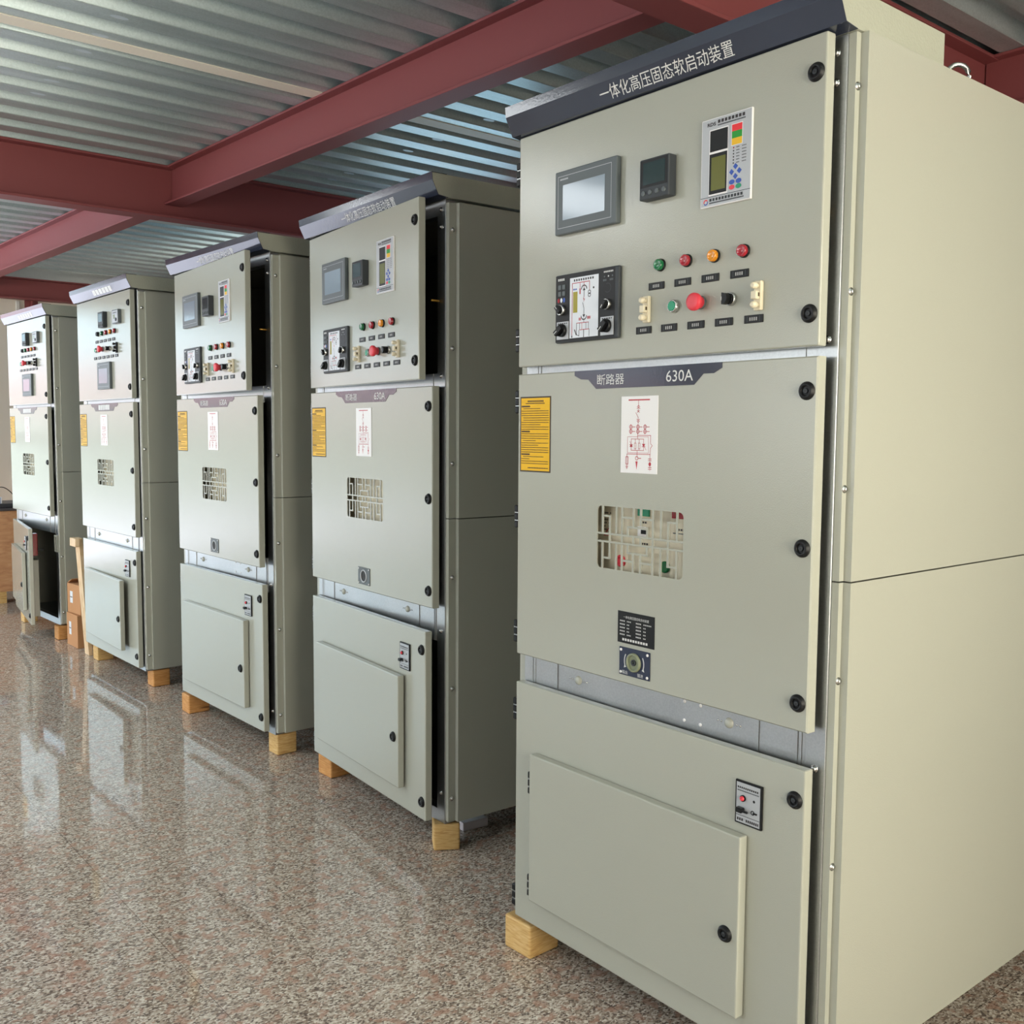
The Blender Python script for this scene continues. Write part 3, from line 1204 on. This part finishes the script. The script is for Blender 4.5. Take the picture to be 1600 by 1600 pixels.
def cabinet(idx, x, y, th, label, variant, angs, group):
    root = empty('switchgear_cabinet', (x, y, .1), th, label, 'electrical cabinet', group)
    FD = 1.5
    # frame
    b_ = MB()
    b_.box(0, .045, 0, .05, 0, 2.2, GALV, .0012)
    b_.box(0, .045, CW - .05, CW, 0, 2.2, GALV, .002)
    for z0, z1 in ((0, .045), (1.535, 1.61), (2.15, 2.2)):
        b_.box(.001, .04, .05, CW - .05, z0, z1, GALV)
    b_.box(.001, .03, .05, CW - .05, .66, .82, GALV)
    for u in (.037, .14, .807, .908, .918):
        b_.box(-.0015, .003, CW - u - .0015, CW - u + .0015, .66, .82, GALV)
    for u in (.06, .90):
        b_.box(-.001, .003, CW - u - .0015, CW - u + .0015, 1.535, 1.61, GALV)
    fr = obj('frame', b_, root)
    dome = M('blanking_cap', lambda: MB(DOORF).lathe(0, 0, [(.0125, 0), (.011, .004), (.006, .0065), (.002, .007)], PAINT, 16))
    for u in (.223, .725):
        obj('blanking_cap', dome, fr, (.001, CW - u, .746))
        for du in (-.032, -.022, .022, .032):
            obj('rivet', M('rivet', lambda: MB(DOORF).lathe(0, 0, [(.0026, 0), (.0026, .0015), (.001, .002)], CHROME, 8)), fr, (.001, CW - u - du, .746))
    if idx in (1, 3):
        for u, z in ((.592, .722), (.592, .768), (.641, .722), (.641, .768)):
            obj('rivet', CACHE['white_rivet'] if 'white_rivet' in CACHE else M('white_rivet', lambda: MB(DOORF).lathe(0, 0, [(.0042, 0), (.0042, .0012), (.002, .0018)], WHITE, 10)), fr, (.001, CW - u, z))
    if variant == 'A':
        for z in (2.168, 2.11, 1.60):
            obj('frame_bolt', M('frame_bolt', m_screw, DOORF), fr, (0, .025, z))
        for z in (.05 + .06, .70):
            obj('frame_bolt', M('frame_bolt', m_screw, DOORF), fr, (0, .025, z))
        obj('door_pin', M('door_pin', lambda: MB(DOORF).lathe(0, 0, [(.004, 0), (.004, .03), (.0025, .032)], BRASS, 10)), fr, (-.001, .04, 1.86))
    # enclosure
    b_ = MB()
    b_.box(FD - .02, FD, .0, CW, .0, 2.2, INNER)
    b_.box(.04, FD - .02, .0, CW, .002, .02, INNER)
    b_.box(.04, FD - .02, .0, CW, 2.18, 2.198, PAINT)
    b_.box(.04, FD - .02, .0, CW, .74, .76, INNER)
    b_.box(.04, FD - .02, .0, CW, 1.57, 1.59, INNER)
    b_.box(.55, .57, .0, CW, .76, 1.57, INNER)
    b_.box(.50, .52, .0, CW, 1.59, 2.18, INNER)
    obj('enclosure', b_, root)
    # side panels
    fx = .0195 if idx == 1 else .034
    prof = [(.004, .0), (.004, -.0165), (fx, -.0165), (fx, -.034), (FD, -.034), (FD, 0)]
    for z0, z1 in ((.012, 1.1012), (1.1045, 2.2 if idx == 1 else 2.187)):
        b_ = MB()
        b_.prism(prof, z0, z1, PAINT)
        p_ = obj('side_panel', b_, root)
        for z in ((.096, .496, .895) if z0 < 1 else (1.295, 1.694, 2.096)):
            obj('screw', M('side_screw', m_screw, SIDEF), p_, (.012 if idx == 1 else .019, -.0165, z))
    b_ = MB()
    b_.box(.004, FD, CW, CW + .024, .012, 2.187, PAINT)
    obj('side_panel', b_, root)
    # canopy
    b_ = MB(lambda p: (p[0], -p[2], p[1]))
    cp_ = [(-.004, 2.201), (.335, 2.201), (.335, 2.275), (-.069, 2.275), (-.0665, 2.25), (-.0435, 2.2055)]
    b_.prism(cp_, -.990, .022, PAINT2)
    obj('canopy', b_, root)
    b_ = MB(lambda p: (p[0], -p[2], p[1]))
    sh = [(-.004, 2.1995), (-.004, 2.2008), (-.0435, 2.2053), (-.0667, 2.25), (-.0692, 2.2755), (-.01, 2.2755), (-.01, 2.277), (-.071, 2.277), (-.0685, 2.2505), (-.0448, 2.2037)]
    b_.prism(sh[::-1], -.992, .0235, NAVY)
    nb = obj('name_board', b_, root)
    p, q = Vector((-.0448, 2.2037)), Vector((-.0685, 2.2505))
    d = (q - p).normalized()
    nn = Vector((-d.y, d.x))

    def slope(v):
        w = p + d * v[1] + nn * v[2]
        return (w.x, CW - v[0], w.y)
    b_ = MB(slope)
    if variant == 'A':
        b_.text('一体化高压固态软启动装置', .334, .737, .0085, .0435, .0006, LETTER)
    else:
        b_.dashes(.40, .72, .026, .032, .0006, LETTER, .055, .85)
    obj('lettering', b_, nb)
    # doors, hinged on the far side
    H = (0, CW, 0)
    ta, ma, la, aa = angs
    if ('top', variant) not in CACHE:
        CACHE['top', variant] = door_panel(.96, 1.585, 2.2, .002, D1).mesh('instrument_door')
    top = obj('instrument_door', CACHE['top', variant], root, H, -R(ta))
    hg = M('hinge', m_hinge)
    lt = M('latch', m_latch)
    for z in (2.11, 1.66):
        on(top, 'hinge', hg, -.018, z, .012)
    lu = .936
    for z in (2.126, 1.651):
        on(top, 'latch', lt, lu, z)
    if variant == 'A':
        on(top, 'touch_screen', M('touch_screen', m_touch), .278, 1.995)
        on(top, 'digital_meter', M('digital_meter', m_meter), .523, 1.995)
        on(top, 'protection_relay', M('protection_relay', m_relay), .716, 2.0)
        on(top, 'status_display', M('status_display', m_state), .2825, 1.726)
        for u, k in ((.5265, GRNL), (.6075, REDL), (.6875, AMBL), (.7685, REDL)):
            on(top, 'indicator_lamp', M('indicator_lamp', m_lamp, k), u, 1.798)
        for u in (.514, .595, .676, .757):
            on(top, 'label_plate', M('label_plate', m_plate), u, 1.7515)
        for u in (.475, .556, .637, .717, .798):
            on(top, 'label_plate', M('label_plate', m_plate), u, 1.6515)
        on(top, 'test_terminal', M('test_terminal', m_terminal), .487, 1.699)
        on(top, 'push_button', M('push_button', m_push), .572, 1.699)
        on(top, 'emergency_stop', M('emergency_stop', m_estop), .650, 1.70)
        on(top, 'selector_switch', M('selector_switch', m_selector), .7365, 1.699)
        on(top, 'test_terminal', M('test_terminal', m_terminal), .812, 1.699)
    else:
        on(top, 'digital_meter', M('digital_meter', m_meter), .525, 2.06)
        on(top, 'temperature_controller', M('temperature_controller', m_meter_round), .765, 2.06)
        for k, mm in enumerate((DARK, GRNL, REDL, AMBL, REDL)):
            on(top, 'indicator_lamp', M('indicator_lamp', m_lamp, mm), .405 + .075 * k, 1.984)
        for k in range(5):
            on(top, 'label_plate', M('label_plate', m_plate), .38 + .075 * k, 1.938)
        on(top, 'push_button', M('push_button', m_push), .37, 1.888)
        on(top, 'emergency_stop', M('emergency_stop', m_estop), .48, 1.89)
        on(top, 'selector_switch', M('selector_switch', m_selector), .615, 1.886)
        on(top, 'test_terminal', M('test_terminal', m_terminal, True), .735, 1.885)
        for k in range(6):
            on(top, 'label_plate', M('label_plate', m_plate), .345 + .076 * k, 1.84)
        on(top, 'touch_screen', M('touch_screen', m_touch), .525, 1.728)
    if 'mid' not in CACHE:
        CACHE['mid'] = mid_door().mesh('breaker_door')
    mid = obj('breaker_door', CACHE['mid'], root, H, -R(ma))
    for z in (1.491, 1.171, .845):
        on(mid, 'hinge', hg, -.018, z, .012)
        on(mid, 'latch', lt, lu, z + (.004 if z > 1.4 else 0))
    on(mid, 'name_plate', M('name_plate', name_plate, variant == 'A'), .4735, 1.54)
    on(mid, 'warning_sticker', M('warning_sticker', m_yellow), .075, 1.401)
    on(mid, 'circuit_diagram', M('circuit_diagram', m_diagram), .4655, 1.4025)
    if idx == 1:
        on(mid, 'data_plate', M('data_plate', m_black), .465, .926)
        on(mid, 'crank_socket', M('crank_socket', m_rack, True), .463, .8415)
    elif variant == 'A':
        on(mid, 'crank_socket', M('crank_socket', m_rack, False), .463, .8415)
    # breaker face seen through the lattice
    b_ = MB(DOORF)
    b_.box(.22, .74, .98, 1.30, -.03, -.012, CREAM, .004)
    c_ = -.0115
    if idx == 1:
        F = lambda fx, fy: (GU0 - .040 + fx * (GU1 - GU0), GZ1 - .006 - fy * (GZ1 - GZ0))
        def bx(x0, x1, y0, y1, n1, m_):
            p_, q_ = F(x0, y1), F(x1, y0)
            b_.box(p_[0], q_[0], p_[1], q_[1], -.0125, n1, m_)
        bx(.48, .61, -.10, .10, -.008, GRNB)
        bx(.87, 1.06, -.12, .09, -.008, REDL)
        bx(.475, .60, .27, .43, -.0105, WHITE)
        bx(.515, .575, .32, .385, -.0100, BLACK)
        for k in range(6):
            p_ = F(.03, .10 + .055 * k)
            b_.dashes(p_[0], p_[0] + .034, p_[1], .004, c_, INKD, .005, .7, .2)
        p_ = F(.10, .40)
        b_.path([(p_[0] - .008, p_[1] - .008), (p_[0] + .008, p_[1] + .010), (p_[0] + .008, p_[1] - .008)], .003, c_, INKR)
        p_ = F(.06, .47)
        b_.dashes(p_[0], p_[0] + .022, p_[1], .004, c_, INKR, .005)
        p_ = F(.28, .86)
        b_.lathe(*p_, [(.0155, -.0125), (.0155, -.008), (.009, -.0075), (.009, -.010)], REDB, 20)
        p_ = F(.80, .86)
        b_.lathe(*p_, [(.0145, -.0125), (.0145, -.006), (.012, -.004)], GRNL, 20)
        for x_, y_ in ((.50, .20), (.52, .54), (.93, .26)):
            p_ = F(x_, y_)
            b_.dashes(p_[0], p_[0] + .026, p_[1], .005, c_, INKD, .008)
        p_ = F(.88, .32)
        b_.line(p_, (p_[0] + .05, p_[1]), .0025, c_, BEZEL)
    obj('circuit_breaker', b_, root, (0, CW, 0))
    if 'low' not in CACHE:
        CACHE['low'] = door_panel(.96, .02, .705, .002, D1).mesh('cable_door')
    low = obj('cable_door', CACHE['low'], root, H, -R(la))
    for z in (.62, .07):
        on(low, 'hinge', hg, -.018, z, .012)
    for z in (.637, .085):
        on(low, 'latch', lt, lu, z)
    on(low, 'earthing_relay', M('earthing_relay', m_lowrelay), .82, .593)
    if 'acc' not in CACHE:
        CACHE['acc'] = door_panel(.725, .105, .522, .0, .026).mesh('access_door')
    # the small access door hangs on the cable door's plane
    cl, sl = math.cos(R(la)), math.sin(R(la))
    ux, nx = .092, D1 + .001
    lx, ly = -nx, -ux
    ax = lx * cl + ly * sl
    ay = -lx * sl + ly * cl
    acc = obj('access_door', CACHE['acc'], root, (ax, CW + ay, 0), -R(la + aa))
    for z in (.434, .14):
        on(acc, 'hinge', hg, -.012, z, .006)
    on(acc, 'latch', lt, .69, .29, .026)
    return root, fr, low


GRP = 'switchgear cabinets in a row'
c1, _, _ = cabinet(1, 0, 0, 0, 'large nearest pale grey cabinet reading 630A with black data plate and lit side', 'A', (.8, .8, .8, 0), GRP)
c2, _, _ = cabinet(2, .2293, 1.6837, -.0363, 'pale grey cabinet directly behind the largest one, second in the row, top door ajar', 'A', (3.9, .7, 2.4, .4), GRP)
c3, _, _ = cabinet(3, .234, 3.0294, .0284, 'middle cabinet of the five, 630A plate, gap beside its open top door', 'A', (4.8, 1.8, 1.1, .1), GRP)
c4, _, _ = cabinet(4, .2005, 4.6277, .0149, 'fourth cabinet of the row, touch screen low on top door, timber leaning beside it', 'B', (.4, .2, .2, 1.9), GRP)
c5, f5, low5 = cabinet(5, .2114, 6.3773, .0373, 'farthest cabinet of the row with its bottom door swung open', 'B', (.5, .8, 9.6, .4), GRP)

# lifting eye on the nearest cabinet
b = MB()
ring = [(.53 + .021 * math.cos(R(t)), .045 - .016 * math.cos(R(t)), 2.247 + .027 * math.sin(R(t))) for t in range(0, 360, 20)]
b.tube(ring, .006, CHROME, 8, True)
b.box(.515, .545, .025, .055, 2.199, 2.222, CHROME, .003)
obj('lifting_eye', b, c1)

# open compartment of the farthest cabinet
b = MB(DOORF)
b.box(.80, .86, .50, .66, -.04, .001, REDL, .004)
b.box(.82, .835, .53, .545, -.085, -.04, BLACK, .002)
obj('relay_housing', b, low5)
b = MB(DOORF)
b.box(.70, .85, .06, .47, -.045, .001, PAINT, .003)
obj('door_stiffener', b, low5)
b = MB(DOORF)
for a in ((-.03, -.02, 0, .12), (.02, .03, 0, .12), (-.02, .02, 0, .012), (-.02, .02, .108, .12)):
    b.box(*a, 0, .01, PAINT)
obj('strike_plate', b, f5, (0, .03, .53))

# ------------------------------------------------------------------ timber blocks under the cabinets
BLK = {}


def block(x, y, rz, sx, sy_, label, m_=PINE, h=.0985):
    k = (sx, sy_, m_.name)
    if k not in BLK:
        b_ = MB()
        b_.box(-sx / 2, sx / 2, -sy_ / 2, sy_ / 2, 0, h, m_, .006, 2)
        BLK[k] = b_.mesh('timber_block')
    tag(obj('timber_block', BLK[k], None, (x, y, .0005), rz), label, 'wood block', 'timber blocks under the cabinets')


block(.038, .98, .03, .115, .11, 'yellow pine block with a knot under the left corner of the nearest cabinet')
block(.262, 1.722, R(-31), .095, .09, 'rounded pine block turned askew under right corner of second cabinet, beside white carton', PINE)
block(.335, 2.66, .02, .105, .11, 'orange timber block under the left front corner of the second cabinet', PINE2)
block(.293, 3.078, .03, .1, .09, 'stained pine block under the right front corner of the middle cabinet')
block(.245, 4.0, .0, .115, .1, 'orange timber block under the left front corner of the middle cabinet', PINE2)
block(.292, 4.672, .0, .1, .1, 'orange timber block under right front corner of the fourth cabinet', PINE2)
block(.25, 5.56, .0, .1, .1, 'pale timber block under left corner of fourth cabinet, next to leaning board')
block(.235, 6.40, .0, .1, .1, 'orange timber block at the right corner of the farthest cabinet, beside cartons', PINE2)
block(.215, 7.25, .0, .1, .1, 'pale timber block below the open bottom door of the farthest cabinet')

# ------------------------------------------------------------------ small things on the floor
b = MB()
b.box(-.055, .055, -.022, .022, 0, .032, CARD2, .001)
b.quad(-.05, .05, -.02, .02, .0323, PAPER)
tag(obj('slim_carton', b, None, (.445, 1.80, .0005), R(-6)), 'slim white carton lying on the floor under the second cabinet', 'carton')


def carton(z, label, h, flaps):
    root = empty('cardboard_carton', (.36 + (.012 if flaps else 0), 6.085, z), .10 if flaps else .03, label, 'cardboard box', 'cartons stacked between cabinets')
    b_ = MB()
    b_.box(-.155, .155, -.11, .11, 0, h, CARD, .002)
    obj('box_body', b_, root)
    b_ = MB(DOORF)
    b_.quad(.02, .065, h * .35, h * .75, .156, PAPER)
    b_.dashes(.024, .06, h * .55, .008, .1565, INKD, .008)
    obj('shipping_label', b_, root, (0, .08, 0))
    if flaps:
        b_ = MB()
        b_.add([(-.15, -.11, h), (.15, -.11, h), (.15, -.19, h + .03), (-.15, -.19, h + .03)], [(0, 1, 2, 3)], CARD)
        b_.add([(-.15, .11, h), (.15, .11, h), (.15, .04, h + .03), (-.15, .04, h + .03)], [(0, 1, 2, 3)], CARD)
        f = obj('flap', b_, root)
        sd = f.modifiers.new('t', 'SOLIDIFY')
        sd.thickness = .004
    return root


carton(.0005, 'lower brown cardboard carton of the two stacked between the last cabinets', .228, False)
carton(.2305, 'upper brown cardboard carton with loose flaps, on top of another carton', .205, True)

b = MB()
root = empty('leaning_timber', (.215, 5.75, 0), 0, 'pale timber upright with short crosspiece leaning beside the fourth cabinet', 'timber')
b.add([(0 - .012, -.045, .001), (.012, -.045, .001), (.012, .045, .001), (-.012, .045, .001), (-.058, -.045, .79), (-.034, -.045, .79), (-.034, .045, .79), (-.058, .045, .79)],
      [(3, 2, 1, 0), (4, 5, 6, 7), (0, 1, 5, 4), (1, 2, 6, 5), (2, 3, 7, 6), (3, 0, 4, 7)], PALE)
obj('upright', b, root)
b = MB()
b.box(-.085, -.0575, -.06, .06, .735, .79, PALE, .002)
obj('crosspiece', b, root)

# wooden crate by the far wall with things on it
root = empty('wooden_crate', (.55, 8.25, 0), 0, 'tall plywood crate on wooden feet at the far wall, behind the farthest cabinet', 'crate')
b = MB()
b.box(-.75, .7, 0, .85, .10, .80, PLY, .004)
obj('crate_body', b, root)
b = MB()
b.box(-.76, .71, -.01, .86, .80, .822, mat('dark_board', '4a4648', .5), .003)
obj('lid', b, root)
for x in (-.31, .3):
    b = MB()
    b.box(x - .04, x + .04, 0, .85, .0005, .10, PINE)
    obj('foot', b, root)
b = MB()
b.box(-.30, .35, .05, .5, .8225, .86, mat('dark_case', '3a3a40', .4), .006)
tag(obj('flat_case', b, None, (.55, 8.25, .0)), 'flat dark case lying on top of the wooden crate', 'case')
b = MB()
b.box(-.05, .05, -.04, .04, 0, .055, PAPER, .003)
b.quad(-.02, .03, -.0401, -.0401, 0, BLUEBOX)
b.add([(.0, -.0405, .002), (.035, -.0405, .002), (.035, -.0405, .053), (.0, -.0405, .053)], [(0, 1, 2, 3)], BLUEBOX)
tag(obj('parts_box', b, None, (.235, 8.36, .8605)), 'small white box with blue panel on the dark case', 'box')
b = MB()
pp = []
for k in range(25):
    t = k / 24
    pp.append((.16 + .28 * t, 8.42, .866 + .13 * math.sin(math.pi * t) + .002))
b.tube(pp, .004, BLACK, 6)
tag(obj('cable_loop', b), 'thin dark cable arching over the dark case on the crate', 'cable')
